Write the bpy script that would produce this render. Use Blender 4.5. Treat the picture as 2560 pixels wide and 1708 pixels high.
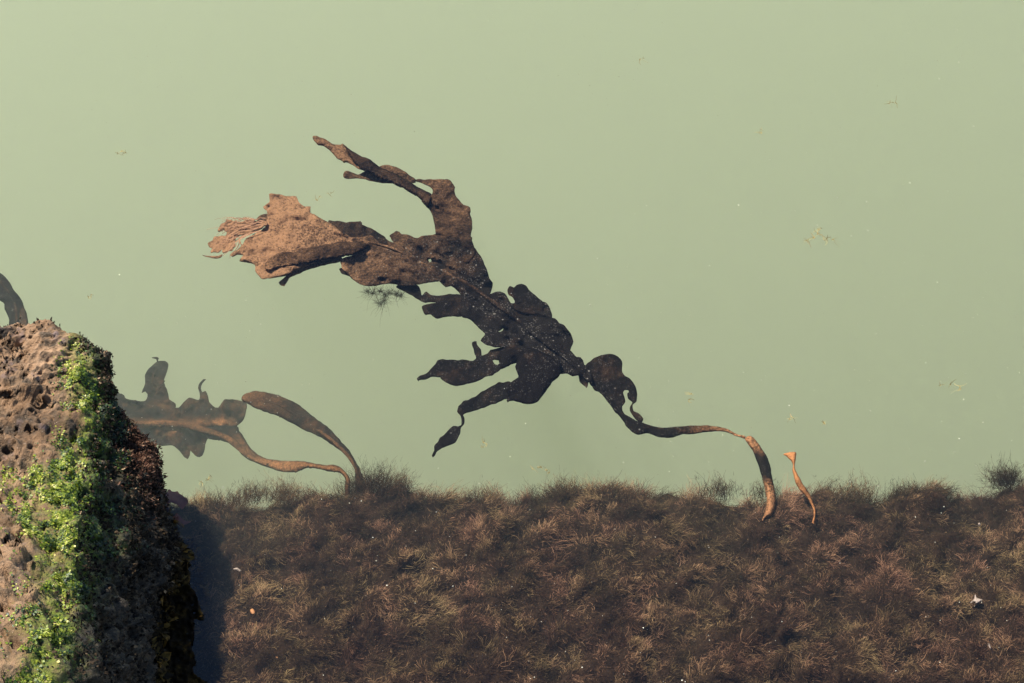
import bpy, bmesh, math, random
import numpy as np
from mathutils import Vector
from mathutils.geometry import delaunay_2d_cdt

for o in list(bpy.data.objects):
    bpy.data.objects.remove(o, do_unlink=True)
SC = bpy.context.scene
COL = SC.collection
R = math.radians
rng = np.random.default_rng(7)
random.seed(7)

# ------------------------------------------------------------------ camera
PITCH = R(52); H = 2.4; D = H / math.sin(PITCH); LENS = 70.0; W0, H0 = 2560, 1708
CAM = np.array([0.0, -D * math.cos(PITCH), H])
cd = bpy.data.cameras.new('camera'); cam = bpy.data.objects.new('camera', cd); COL.objects.link(cam)
cam.location = CAM; cam.rotation_euler = (R(90) - PITCH, 0, 0)
cd.lens = LENS; cd.sensor_width = 36; cd.clip_start = 0.05; cd.clip_end = 500
SC.camera = cam
# ------------------------------------------------------------------ light
SUN_EL, SUN_AZ = R(54), math.atan2(-0.74, 0.673)
wd = bpy.data.worlds.new('World'); SC.world = wd; wd.use_nodes = True
nt = wd.node_tree
sky = nt.nodes.new('ShaderNodeTexSky'); sky.sky_type = 'NISHITA'; sky.sun_disc = False
sky.sun_elevation = SUN_EL; sky.sun_rotation = SUN_AZ; sky.dust_density = 0.0; sky.ozone_density = 3.0; sky.air_density = 1.0
nt.nodes['Background'].inputs['Strength'].default_value = 0.11
nt.links.new(sky.outputs[0], nt.nodes['Background'].inputs['Color'])
ld = bpy.data.lights.new('sun', 'SUN'); ld.energy = 4.8; ld.angle = R(0.5); ld.color = (1.0, 0.93, 0.82)
sun = bpy.data.objects.new('sun', ld); COL.objects.link(sun)
sdir = Vector((math.sin(SUN_AZ) * math.cos(SUN_EL), math.cos(SUN_AZ) * math.cos(SUN_EL), math.sin(SUN_EL)))
sun.rotation_euler = sdir.to_track_quat('Z', 'Y').to_euler(); sun.location = sdir * 6
vs = SC.view_settings
vs.view_transform = 'Standard'; vs.look = 'None'; vs.gamma = 1; vs.exposure = 1.28
cy = SC.cycles
cy.max_bounces = 14; cy.volume_bounces = 6; cy.diffuse_bounces = 3; cy.glossy_bounces = 3
cy.transmission_bounces = 6; cy.transparent_max_bounces = 24
cy.use_denoising = True
cy.sample_clamp_indirect = 6.0

# ------------------------------------------------------------------ pixel <-> world
K = 36.0 / LENS / W0
FWD = np.array([0, math.cos(PITCH), -math.sin(PITCH)]); UP = np.array([0, math.sin(PITCH), math.cos(PITCH)]); RT = np.array([1.0, 0, 0])
def at(sx, sy, z):
    sx = np.asarray(sx, float); sy = np.asarray(sy, float); z = np.asarray(z, float)
    d = FWD + RT * ((sx - W0 / 2) * K)[..., None] - UP * ((sy - H0 / 2) * K)[..., None]
    t = (z - CAM[2]) / d[..., 2]
    return CAM + d * t[..., None]
def px(p):
    v = np.asarray(p, float) - CAM
    f = v @ FWD
    return np.stack([W0 / 2 + (v @ RT) / f / K, H0 / 2 - (v @ UP) / f / K], -1)

# ------------------------------------------------------------------ noise
def _hash(i, j, k, s):
    n = (i * 374761393 + j * 668265263 + k * 2147483647 + s * 974634721) & 0xFFFFFFFF
    n = ((n ^ (n >> 13)) * 1274126177) & 0xFFFFFFFF
    n = ((n ^ (n >> 16)) * 2246822519) & 0xFFFFFFFF
    return ((n ^ (n >> 15)) & 0xFFFFFF) / float(0xFFFFFF)
def vn(x, y, z=0.0, s=0):
    """value noise in -1..1"""
    x = np.asarray(x, float); y = np.asarray(y, float); z = np.asarray(z, float) + 0 * x
    i = np.floor(x).astype(np.int64); j = np.floor(y).astype(np.int64); k = np.floor(z).astype(np.int64)
    u = x - i; v = y - j; w = z - k
    u = u * u * (3 - 2 * u); v = v * v * (3 - 2 * v); w = w * w * (3 - 2 * w)
    r = 0
    for a in (0, 1):
        for b in (0, 1):
            for c in (0, 1):
                r = r + _hash(i + a, j + b, k + c, s) * (u if a else 1 - u) * (v if b else 1 - v) * (w if c else 1 - w)
    return r * 2 - 1
def fbm(x, y, z=0.0, s=0, o=3):
    r = 0; a = 1.0; f = 1.0
    for q in range(o):
        r = r + a * vn(np.asarray(x) * f, np.asarray(y) * f, np.asarray(z) * f, s + q * 17); a *= .5; f *= 2.03
    return r
def sst(a, b, x):
    t = np.clip((np.asarray(x, float) - a) / (b - a), 0, 1); return t * t * (3 - 2 * t)

# ------------------------------------------------------------------ objects
def tag(o, label=None, cat=None, group=None, kind=None):
    if label: o['label'] = label
    if cat: o['category'] = cat
    if group: o['group'] = group
    if kind: o['kind'] = kind
    return o
def empty(name, loc, label, cat, group=None):
    o = bpy.data.objects.new(name, None); COL.objects.link(o); o.location = loc; o.empty_display_size = .05
    return tag(o, label, cat, group)
def link(name, verts, faces, mat, parent=None, attrs=None, smooth=True):
    verts = np.asarray(verts, float)
    if parent is not None: verts = verts - np.array(parent_origin(parent))
    me = bpy.data.meshes.new(name)
    faces = np.asarray(faces, np.int32)
    n = faces.shape[1]
    me.vertices.add(len(verts)); me.vertices.foreach_set('co', verts.astype(np.float32).ravel())
    me.loops.add(faces.size); me.loops.foreach_set('vertex_index', faces.ravel())
    me.polygons.add(len(faces))
    me.polygons.foreach_set('loop_start', np.arange(0, faces.size, n, dtype=np.int32))
    me.polygons.foreach_set('loop_total', np.full(len(faces), n, np.int32))
    me.polygons.foreach_set('use_smooth', np.full(len(faces), smooth, bool))
    me.update(calc_edges=True); me.validate()
    for k, v in (attrs or {}).items():
        a = me.attributes.new(k, 'FLOAT', 'POINT'); a.data.foreach_set('value', np.asarray(v, np.float32))
    me.materials.append(mat)
    o = bpy.data.objects.new(name, me); COL.objects.link(o)
    if parent is not None: o.parent = parent
    return o
def parent_origin(p):
    v = Vector(p.location)
    while p.parent: p = p.parent; v += p.location
    return v

# ------------------------------------------------------------------ materials
class NT:
    def __init__(s, name):
        s.m = bpy.data.materials.new(name); s.m.use_nodes = True; s.t = s.m.node_tree; s.t.nodes.clear()
        s.out = s.n('OutputMaterial')
    def n(s, typ, **kw):
        nd = s.t.nodes.new('ShaderNode' + typ)
        for k, v in kw.items(): setattr(nd, k, v)
        return nd
    def l(s, a, b): s.t.links.new(a, b)
    def attr(s, name): a = s.n('Attribute'); a.attribute_name = name; return a.outputs['Fac']
    def noise(s, scale, detail=3, rough=.55, vec=None):
        a = s.n('TexNoise'); a.inputs['Scale'].default_value = scale; a.inputs['Detail'].default_value = detail
        a.inputs['Roughness'].default_value = rough
        s.l(vec if vec is not None else s.co(), a.inputs['Vector']); return a.outputs['Fac']
    def co(s):
        if not hasattr(s, '_co'): s._co = s.n('TexCoord').outputs['Object']
        return s._co
    def ramp(s, fac, stops):
        r = s.n('ValToRGB'); e = r.color_ramp.elements
        while len(e) < len(stops): e.new(.5)
        for q, (p, c) in zip(e, stops): q.position = p; q.color = (*c, 1) if len(c) == 3 else c
        s.l(fac, r.inputs[0]); return r.outputs[0]
    def maprange(s, fac, a, b, c=0, d=1):
        r = s.n('MapRange'); s.l(fac, r.inputs[0])
        for i, v in enumerate((a, b, c, d)): r.inputs[i + 1].default_value = v
        return r.outputs[0]
    def mix(s, f, a, b, mode='MIX'):
        r = s.n('Mix', data_type='RGBA', blend_type=mode)
        for i, v in ((0, f), (6, a), (7, b)):
            if isinstance(v, (int, float)): r.inputs[i].default_value = v
            elif isinstance(v, tuple): r.inputs[i].default_value = (*v, 1)
            else: s.l(v, r.inputs[i])
        return r.outputs[2]
    def math(s, op, a, b=0.0):
        r = s.n('Math', operation=op)
        for i, v in ((0, a), (1, b)):
            if isinstance(v, (int, float)): r.inputs[i].default_value = v
            else: s.l(v, r.inputs[i])
        return r.outputs[0]
    def bump(s, h, strength, dist):
        b = s.n('Bump'); b.inputs['Strength'].default_value = strength; b.inputs['Distance'].default_value = dist
        s.l(h, b.inputs['Height']); return b.outputs[0]
    def bsdf(s, col, rough=.7, normal=None, spec=.3):
        p = s.n('BsdfPrincipled')
        if isinstance(col, tuple): p.inputs['Base Color'].default_value = (*col, 1)
        else: s.l(col, p.inputs['Base Color'])
        if isinstance(rough, (int, float)): p.inputs['Roughness'].default_value = rough
        else: s.l(rough, p.inputs['Roughness'])
        p.inputs['Specular IOR Level'].default_value = spec
        if normal is not None: s.l(normal, p.inputs['Normal'])
        return p.outputs[0]
    def translucent(s, surf, col, f):
        t = s.n('BsdfTranslucent')
        if isinstance(col, tuple): t.inputs[0].default_value = (*col, 1)
        else: s.l(col, t.inputs[0])
        m = s.n('MixShader'); m.inputs[0].default_value = f; s.l(surf, m.inputs[1]); s.l(t.outputs[0], m.inputs[2])
        return m.outputs[0]
    def done(s, surf): s.l(surf, s.out.inputs['Surface']); return s.m

# water: clear interface with Fresnel reflection, turbid green inside
WATER_SC, WATER_COL, WATER_AB, WATER_ACOL, WATER_G = .52, (0.915, 1.0, 0.875), .25, (.31, .40, .04), .48
def m_water():
    t = NT('turbid_water')
    tr = t.n('BsdfTransparent'); gl = t.n('BsdfGlossy'); gl.inputs['Roughness'].default_value = 0.0
    b = t.bump(t.noise(5.0, 2), .02, .02); t.l(b, gl.inputs['Normal'])
    fr = t.n('Fresnel'); fr.inputs['IOR'].default_value = 1.33
    m = t.n('MixShader'); t.l(fr.outputs[0], m.inputs[0]); t.l(tr.outputs[0], m.inputs[1]); t.l(gl.outputs[0], m.inputs[2])
    t.l(m.outputs[0], t.out.inputs['Surface'])
    s = t.n('VolumeScatter'); s.inputs['Color'].default_value = (*WATER_COL, 1); s.inputs['Density'].default_value = WATER_SC; s.inputs['Anisotropy'].default_value = WATER_G
    a = t.n('VolumeAbsorption'); a.inputs['Color'].default_value = (*WATER_ACOL, 1); a.inputs['Density'].default_value = WATER_AB
    ad = t.n('AddShader'); t.l(s.outputs[0], ad.inputs[0]); t.l(a.outputs[0], ad.inputs[1])
    t.l(ad.outputs[0], t.out.inputs['Volume'])
    return t.m
def m_kelp(name, dark, tan, specks=1.0, trans=.15, fuzz=1.0, thin=(.10, .065, .022)):
    t = NT(name)
    a = t.attr('tan')
    n1 = t.noise(26, 4); n2 = t.noise(300, 3, .75); n3 = t.noise(90, 3, .6)
    f = t.math('ADD', a, t.math('MULTIPLY', t.math('SUBTRACT', n1, .5), .85))
    f = t.math('ADD', f, t.math('MULTIPLY', t.math('SUBTRACT', n3, .5), .5))
    f = t.math('ADD', f, t.math('MULTIPLY', t.math('MULTIPLY', t.math('SUBTRACT', n2, .48), 2.6 * fuzz), t.math('ADD', a, .16)))
    mid = tuple((dark[i] * .6 + tan[i] * .3) for i in range(3))
    c = t.ramp(f, [(0.12, dark), (.30, tuple(.75 * dark[i] + .08 * tan[i] for i in range(3))), (.58, mid), (1.0, tan)])
    # pale encrusting specks on the dark blade
    v = t.n('TexVoronoi'); v.inputs['Scale'].default_value = 330; t.l(t.co(), v.inputs['Vector'])
    sp = t.maprange(v.outputs['Distance'], .30, .14)
    g = t.math('MULTIPLY', sp, t.maprange(t.noise(45, 2), .44, .58))
    g = t.math('MULTIPLY', g, t.maprange(t.attr('tan'), .55, .1))
    v2 = t.n('TexVoronoi'); v2.inputs['Scale'].default_value = 75; t.l(t.co(), v2.inputs['Vector'])
    g2 = t.math('MULTIPLY', t.maprange(v2.outputs['Distance'], .12, .07), t.maprange(t.attr('tan'), .75, .2))
    g = t.math('MAXIMUM', g, g2)
    c = t.mix(t.math('MULTIPLY', g, .55 * specks), c, (0.28, 0.26, 0.22))
    h = t.math('ADD', t.math('MULTIPLY', n2, t.math('ADD', a, .2)), t.math('MULTIPLY', n3, 1.2))
    b = t.bump(h, .9, .004)
    s = t.bsdf(c, .7, b, .03)
    s = t.translucent(s, t.mix(.4, c, thin), trans)
    return t.done(s)
def m_strand(name, stops, trans=.25, rough=.8, spec=.15, hues=None):
    t = NT(name)
    c = t.ramp(t.attr('tan'), stops)
    if hues: c = t.mix(1.0, c, t.ramp(t.attr('hue'), hues), 'MULTIPLY')
    return t.done(t.translucent(t.bsdf(c, rough, None, spec), c, trans))
def m_plain(name, c1, c2, scale=60, rough=.8, trans=0, bump=.002, spec=.25):
    t = NT(name)
    n = t.noise(scale, 4, .65)
    c = t.ramp(n, [(.3, c1), (.7, c2)])
    s = t.bsdf(c, rough, t.bump(n, .8, bump), spec)
    if trans: s = t.translucent(s, c, trans)
    return t.done(s)
def m_rock():
    t = NT('weathered_rock')
    n1 = t.noise(9, 5, .6); n2 = t.noise(55, 5, .65); n3 = t.noise(260, 4, .7)
    c = t.ramp(n1, [(.28, (.055, .032, .017)), (.46, (.180, .104, .053)), (.72, (.36, .225, .128))])
    c = t.mix(t.maprange(t.math('ADD', t.math('MULTIPLY', n2, .6), t.math('MULTIPLY', t.noise(21, 4, .65), .4)), .53, .40), c, (.060, .042, .026))
    c = t.mix(t.maprange(n3, .62, .74), c, (.46, .33, .23))
    c = t.mix(t.math('MULTIPLY', t.maprange(t.noise(32, 3), .60, .70), .5), c, (.17, .125, .13))
    # damp, barnacle-dark band below the splash line, plus the side face's painted shade
    damp_shade = t.attr('damp_shade')
    w = t.maprange(t.math('ADD', damp_shade, t.math('MULTIPLY', t.math('SUBTRACT', n2, .5), .9)), .35, .65)
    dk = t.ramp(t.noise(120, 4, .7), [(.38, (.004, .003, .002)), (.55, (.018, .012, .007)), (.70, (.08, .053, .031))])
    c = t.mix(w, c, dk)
    # thin green film
    g = t.math('MULTIPLY', t.attr('green'), t.maprange(t.noise(42, 4, .65), .34, .52))
    gc = t.ramp(t.noise(150, 3), [(.35, (.018, .040, .004)), (.65, (.15, .20, .015))])
    c = t.mix(t.math('MULTIPLY', g, .92), c, gc)
    h = t.math('ADD', t.math('MULTIPLY', n2, 1.0), t.math('MULTIPLY', n3, .45))
    b = t.bump(h, 1.0, .009)
    r = t.maprange(w, 0, 1, .8, .5)
    return t.done(t.bsdf(c, r, b, .22))

MW = m_water()
DARK, TAN = (.0065, .0052, .0038), (.275, .150, .076)
MK = m_kelp('kelp_blade_dark', DARK, TAN)
MKS = m_kelp('kelp_stalk', DARK, (.40, .19, .085), .6, .2)
MKL = m_kelp('kelp_lobe_thin', DARK, TAN, .6, .36)
MK2 = m_kelp('kelp_blade_deep', (.008, .006, .005), (.33, .15, .06), specks=.5, fuzz=.7, trans=.25)
MORANGE = m_kelp('kelp_sprout_orange', (.12, .05, .02), (.56, .25, .095), specks=.1, trans=.35, fuzz=.4, thin=(.5, .2, .06))
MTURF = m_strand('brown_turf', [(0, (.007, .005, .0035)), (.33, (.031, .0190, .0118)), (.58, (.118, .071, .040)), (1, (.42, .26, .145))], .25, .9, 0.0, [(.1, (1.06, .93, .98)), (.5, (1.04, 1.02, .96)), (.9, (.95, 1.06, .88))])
MDTUFT = m_strand('dark_filament', [(0, (.020, .016, .010)), (1, (.16, .11, .055))])
MFRAY = m_strand('tan_filament', [(0, (.15, .08, .045)), (1, (.36, .20, .11))], .3)
MREDTURF = m_strand('red_filament', [(0, (.02, .010, .007)), (.6, (.10, .046, .028)), (1, (.32, .19, .12))])
MROCK = m_rock()
MLEDGE = m_plain('turf_matted_ledge', (.007, .0045, .003), (.026, .016, .0095), 90, .9, 0, .002, 0.0)
MSILT = m_plain('silt', (.20, .22, .13), (.30, .32, .20), 2, .95)

# ------------------------------------------------------------------ setting
def box(name, lo, hi, mat, **k):
    x0, y0, z0 = lo; x1, y1, z1 = hi
    v = [(x0, y0, z0), (x1, y0, z0), (x1, y1, z0), (x0, y1, z0), (x0, y0, z1), (x1, y0, z1), (x1, y1, z1), (x0, y1, z1)]
    f = [(3, 2, 1, 0), (4, 5, 6, 7), (0, 1, 5, 4), (1, 2, 6, 5), (2, 3, 7, 6), (3, 0, 4, 7)]
    o = link(name, v, f, mat, smooth=False); return tag(o, **k)
box('water', (-40, -12, -4.6), (40, 70, 0.0), MW, kind='structure', label='pale green murky still water filling the frame')
link('seabed', [(-39, -11, -4.3), (39, -11, -4.3), (39, 69, -4.3), (-39, 69, -4.3)], [(0, 1, 2, 3)], MSILT, smooth=False)['kind'] = 'structure'

YE = float(at(1280, 1236, -0.070)[1])          # far lip of the drowned ledge
YB = float(at(1280, 1708, -0.05)[1])
def ledge_edge(x): return YE + .010 * vn(np.asarray(x) / .16, 0, 0, 3) + .011 * vn(np.asarray(x) / .05, 0, 0, 4) + .007 * vn(np.asarray(x) / .021, 0, 0, 5) + .012 * sst(.55, .8, x) + .018 * sst(-.22, -.52, x)
def ledge_z(x, y):
    t = np.clip((y - YB) / (YE - YB), -3, 1.2)
    z = -0.025 - 0.042 * t
    z = z - .045 * sst(-.20, -.60, x) * sst(-.3, .6, t)
    x_ = np.asarray(x) + .012 * vn(np.asarray(x) / .03, np.asarray(y) / .03, 0, 15); y_ = np.asarray(y) + .012 * vn(np.asarray(x) / .03, np.asarray(y) / .03, 0, 16)
    z = z + .007 * fbm(x_ / .075, y_ / .075, 0, 11, 2) + .0115 * vn((x_ + .5 * y_) / .034, (y_ - .5 * x_) / .020, 0, 14) + .0045 * vn(x_ / .012, y_ / .012, 0, 17)
    z = z - .02 * sst(-.02, .0, np.asarray(y) - ledge_edge(x))
    return np.minimum(z, -.013)
def build_ledge():
    nx, ny = 700, 380
    xs = np.linspace(-2.4, 2.6, nx); s = np.linspace(0, 1, ny)
    X, S = np.meshgrid(xs, s)
    E = ledge_edge(X); Y = -2.6 + (E + 2.6) * S
    Z = ledge_z(X, Y)
    v = np.stack([X, Y, Z], -1).reshape(-1, 3)
    vb = v.copy(); vb[:, 2] = -4.35
    idx = np.arange(nx * ny).reshape(ny, nx)
    f = np.stack([idx[:-1, :-1], idx[:-1, 1:], idx[1:, 1:], idx[1:, :-1]], -1).reshape(-1, 4)
    n = nx * ny
    fb = f[:, ::-1] + n
    sides = []
    ring = list(idx[0, :]) + list(idx[1:, -1]) + list(idx[-1, -2::-1]) + list(idx[-2:0:-1, 0])
    for a, b in zip(ring, ring[1:] + ring[:1]): sides.append((b, a, a + n, b + n))
    o = link('ledge', np.vstack([v, vb]), np.vstack([f, fb, np.array(sides)]), MLEDGE)
    tag(o, 'submerged flat ledge under the brown turf', kind='structure')
build_ledge()

# ------------------------------------------------------------------ strands
def strands(root, dirv, L, seg, w0, w1, tan0, bend=None, wig=0.0, taper=1.0, r=None):
    """ribbons: root (n,3), dirv (n,3) unit start direction, bend (n,3) added direction at the tip"""
    r = r or rng
    n = len(root); t = np.linspace(0, 1, seg + 1)
    bend = np.zeros((n, 3)) if bend is None else bend
    P = root[:, None, :] + (dirv[:, None, :] * t[None, :, None] + bend[:, None, :] * (t ** 2)[None, :, None]) * np.asarray(L)[:, None, None]
    T = dirv[:, None, :] + 2 * bend[:, None, :] * t[None, :, None]
    T = T / (np.linalg.norm(T, axis=-1, keepdims=True) + 1e-9)
    ref = r.normal(size=(n, 3)); ref[:, 2] += 1.2
    S = np.cross(T, ref[:, None, :]); S /= (np.linalg.norm(S, axis=-1, keepdims=True) + 1e-9)
    if wig:
        f = r.uniform(4, 9, (n, 1)); p0 = r.uniform(0, 6.28, (n, 1)); am = (wig * np.asarray(L) * r.uniform(.3, 1, n))[:, None]
        P = P + S * (am * (np.sin(f * t[None] + p0) - np.sin(p0)))[..., None] * (t ** .7)[None, :, None]
    wd = (w0 + (w1 - w0) * t ** taper)[None, :, None] * r.uniform(.7, 1.3, (n, 1, 1))
    A = P - S * wd / 2; B = P + S * wd / 2
    V = np.stack([A, B], 2).reshape(-1, 3)
    base = (np.arange(n) * (seg + 1) * 2)[:, None]
    k = np.arange(seg)[None, :] * 2
    q = base + k
    F = np.stack([q, q + 1, q + 3, q + 2], -1).reshape(-1, 4)
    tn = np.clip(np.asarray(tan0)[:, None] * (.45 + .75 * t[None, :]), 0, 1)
    return V, F, np.repeat(tn.reshape(-1), 2)

def turf():
    N, w_, m = 33000, 5200, 1100                                 # pile, longer wisps, fringe along the far lip
    n = N + w_
    x = rng.uniform(-.80, .86, n); y = -.74 + (ledge_edge(x) + .74) * rng.uniform(0, 1, n)
    xe = rng.uniform(-.80, .86, m); ye = ledge_edge(xe) - rng.uniform(0, .02, m)
    x = np.r_[x, xe]; y = np.r_[y, ye]; n = len(x); z = ledge_z(x, y) - .001
    e = .003; gx = (ledge_z(x + e, y) - ledge_z(x - e, y)) / (2 * e); gy = (ledge_z(x, y + e) - ledge_z(x, y - e)) / (2 * e)
    gx = np.clip(gx, -1.2, 1.2); gy = np.clip(gy, -1.2, 1.2)
    up = (y - YB) / (YE - YB)
    phi = .50 + .55 * np.clip(up, 0, 1) + 1.5 * vn(x / .09, y / .09, 0, 21) + 1.7 * vn(x / .025, y / .025, 0, 22) + rng.normal(0, .3, n)
    k = 12
    ph = phi[:, None] + rng.normal(0, .5, (n, k))
    el = np.clip(rng.normal(.62, .16, (n, 1)) + rng.normal(0, .28, (n, k)), -.1, 1.4)
    d = np.stack([np.cos(ph) * np.cos(el) - gx[:, None] * .6, np.sin(ph) * np.cos(el) - gy[:, None] * .6, np.sin(el)], -1)
    d /= np.linalg.norm(d, axis=-1, keepdims=True)
    clump = vn(x / .012, y / .012, 0, 31); big = vn(x / .045, y / .045, 0, 33)
    L = np.r_[rng.uniform(.0038, .0085, N), rng.uniform(.007, .016, w_), rng.uniform(.009, .022, m)][:, None] * (1 + .3 * clump[:, None]) * rng.uniform(.5, 1.15, (n, k))
    root = np.stack([x, y, z], -1)[:, None, :] + rng.normal(0, .0030, (n, k, 3)) * np.array([1, 1, .3])
    bt = rng.normal(0, .9, (n, 1))                                # the whole tuft swings one way
    bn = np.stack([np.cos(ph + bt + rng.normal(0, .5, (n, k))) * .7, np.sin(ph + bt + rng.normal(0, .5, (n, k))) * .7, -.62 * np.sin(el)], -1)
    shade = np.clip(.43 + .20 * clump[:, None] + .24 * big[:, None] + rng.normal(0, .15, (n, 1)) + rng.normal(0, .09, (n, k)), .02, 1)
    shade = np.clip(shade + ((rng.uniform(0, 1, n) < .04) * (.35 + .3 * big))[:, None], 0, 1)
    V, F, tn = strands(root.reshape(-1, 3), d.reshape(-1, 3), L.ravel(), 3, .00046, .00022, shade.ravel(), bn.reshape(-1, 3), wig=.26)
    hue = np.repeat(np.clip(.5 + .55 * vn(x / .06, y / .06, 0, 35) + .5 * vn(x / .017, y / .017, 0, 36) + rng.normal(0, .12, n), 0, 1), k * 8)
    # a short felt between the tufts
    q = 60000
    x = rng.uniform(-.80, .86, q); y = -.74 + (ledge_edge(x) + .74) * rng.uniform(0, 1, q)
    ph = rng.uniform(0, 6.28, q); el = rng.uniform(.0, .9, q)
    V2, F2, t2 = strands(np.stack([x, y, ledge_z(x, y) - .001], -1), np.stack([np.cos(ph) * np.cos(el), np.sin(ph) * np.cos(el), np.sin(el)], -1), rng.uniform(.003, .006, q), 2, .0010, .0004, np.clip(rng.normal(.40, .12, q), 0, 1), wig=.2)
    F = np.vstack([F, F2 + len(V)]); V = np.vstack([V, V2]); tn = np.r_[tn, t2]; hue = np.r_[hue, np.full(len(t2), .5)]
    V[:, 2] = np.minimum(V[:, 2], -.003)
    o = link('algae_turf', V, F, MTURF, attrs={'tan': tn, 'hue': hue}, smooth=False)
    tag(o, 'dense brown feathery algae turf covering the submerged ledge', 'algae turf', kind='stuff')
turf()

# ------------------------------------------------------------------ traced sheets with their own depth, relief and thickness
def C1(p): return [(480 + x * .34057, 300 + y * .34057) for x, y in p]
def C2(p): return [(900 + x * .34057, 640 + y * .34057) for x, y in p]
def C3(p): return [(x * .29787, 660 + y * .29787) for x, y in p]
def C5(p): return [(260 + x * .34057, 860 + y * .34057) for x, y in p]
def C6(p): return [(1500 + x * .45144, 1000 + y * .45144) for x, y in p]
def resample(p, step, closed=True, smooth=True):
    p = np.asarray(p, float); n = len(p); out = []
    for i in range(n if closed else n - 1):
        a, b = p[i], p[(i + 1) % n]
        p0 = p[(i - 1) % n] if closed or i > 0 else a
        p3 = p[(i + 2) % n] if closed or i < n - 2 else b
        m = max(1, int(np.linalg.norm(b - a) / step))
        for q in range(m):
            t = q / m
            if smooth:
                m0 = (b - p0) * .38; m1 = (p3 - a) * .38
                h = 2 * t ** 3 - 3 * t ** 2 + 1
                out.append(h * a + (t ** 3 - 2 * t ** 2 + t) * m0 + (3 * t ** 2 - 2 * t ** 3) * b + (t ** 3 - t ** 2) * m1)
            else: out.append(a + (b - a) * t)
    if not closed: out.append(p[-1])
    return np.array(out)
def inside(poly, q):
    x, y = q[:, 0], q[:, 1]; r = np.zeros(len(q), bool); n = len(poly); j = n - 1
    for i in range(n):
        xi, yi = poly[i]; xj, yj = poly[j]
        c = (yi > y) != (yj > y)
        with np.errstate(divide='ignore', invalid='ignore'):
            r ^= c & (x < (xj - xi) * (y - yi) / (yj - yi) + xi)
        j = i
    return r
def dist_to(poly, q):
    d = np.full(len(q), 1e9)
    a = poly; b = np.roll(poly, -1, 0)
    for s, e in zip(a, b):
        ab = e - s; L = ab @ ab + 1e-9
        t = np.clip(((q - s) @ ab) / L, 0, 1)
        d = np.minimum(d, np.linalg.norm(q - (s + t[:, None] * ab), axis=1))
    return d
def sheet(name, poly, zf, mat, parent, tan, step=5.0, holes=(), jag=1.2, bulge=0.0, bw=20, thick=.0012, ripple=(.004, .0015), seed=1, edge_dark=0.0, wrinkle=0.0, zmax=-.0015):
    out = resample(poly, step)
    q = np.arange(len(out))
    j = vn(q / 2.2, 0, 0, seed) * jag + vn(q / 6.0, 3, 0, seed) * jag
    tg = np.roll(out, -1, 0) - np.roll(out, 1, 0); tg /= (np.linalg.norm(tg, axis=1, keepdims=True) + 1e-9)
    out = out + np.stack([-tg[:, 1], tg[:, 0]], -1) * j[:, None]
    hs = [resample(h, step) for h in holes]
    lo, hi = out.min(0), out.max(0)
    gx, gy = np.meshgrid(np.arange(lo[0], hi[0], step), np.arange(lo[1], hi[1], step * .866))
    gx = gx + (np.arange(gx.shape[0]) % 2)[:, None] * step / 2
    g = np.stack([gx.ravel(), gy.ravel()], -1); g = g + rng.normal(0, step * .08, g.shape)
    ok = inside(out, g) & (dist_to(out, g) > step * .55)
    for h in hs: ok &= ~inside(h, g) & (dist_to(h, g) > step * .55)
    g = g[ok]
    loops = [out] + hs; pts = np.vstack(loops + [g]); ed = []; b = 0
    for lp in loops:
        m = len(lp); ed += [(b + i, b + (i + 1) % m) for i in range(m)]; b += m
    vo, _, fo, _, _, _ = delaunay_2d_cdt([Vector(p) for p in pts], ed, [], 0, 1e-5)
    vo = np.array([(p[0], p[1]) for p in vo]); fo = np.array([f for f in fo if len(f) == 3])
    cen = vo[fo].mean(1); ok = inside(out, cen)
    for h in hs: ok &= ~inside(h, cen)
    fo = fo[ok]; used = np.unique(fo); mp = np.full(len(vo), -1); mp[used] = np.arange(len(used)); vo = vo[used]; fo = mp[fo]
    d = dist_to(out, vo)
    z = zf(vo[:, 0], vo[:, 1]) + ripple[0] * vn(vo[:, 0] / 60, vo[:, 1] / 60, 0, seed + 5) + ripple[1] * fbm(vo[:, 0] / 18, vo[:, 1] / 18, 0, seed + 6, 2)
    z = z + ripple[1] * 1.5 * np.exp(-d / 14) * vn(vo[:, 0] / 20, vo[:, 1] / 20, 0, seed + 9)
    if wrinkle:
        ca, sa = .906, .423
        al = vo[:, 0] * ca + vo[:, 1] * sa; ac = -vo[:, 0] * sa + vo[:, 1] * ca
        al = al + 14 * vn(vo[:, 0] / 50, vo[:, 1] / 50, 0, seed + 21); ac = ac + 16 * vn(vo[:, 0] / 70, vo[:, 1] / 70, 0, seed + 22)
        z = z + wrinkle * (vn(al / 60, ac / 11, 0, seed + 23) + .5 * vn(al / 24, ac / 5.5, 0, seed + 24))
    if bulge: z = z + bulge * np.sqrt(np.clip(1 - (1 - np.clip(d / bw, 0, 1)) ** 2, 0, 1))
    z = np.minimum(z, zmax)
    P = at(vo[:, 0], vo[:, 1], z)
    a = P[fo[:, 1]] - P[fo[:, 0]]; c = P[fo[:, 2]] - P[fo[:, 0]]
    flip = np.cross(a, c)[:, 2] < 0; fo[flip] = fo[flip][:, ::-1]
    tv = tan(vo[:, 0], vo[:, 1]) if callable(tan) else np.full(len(vo), tan)
    tv = np.clip(tv - edge_dark * np.exp(-d / 5), 0, 1)
    o = link(name, P, fo, mat, parent, {'tan': tv})
    s = o.modifiers.new('thickness', 'SOLIDIFY'); s.thickness = thick; s.offset = -1
    return o
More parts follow.
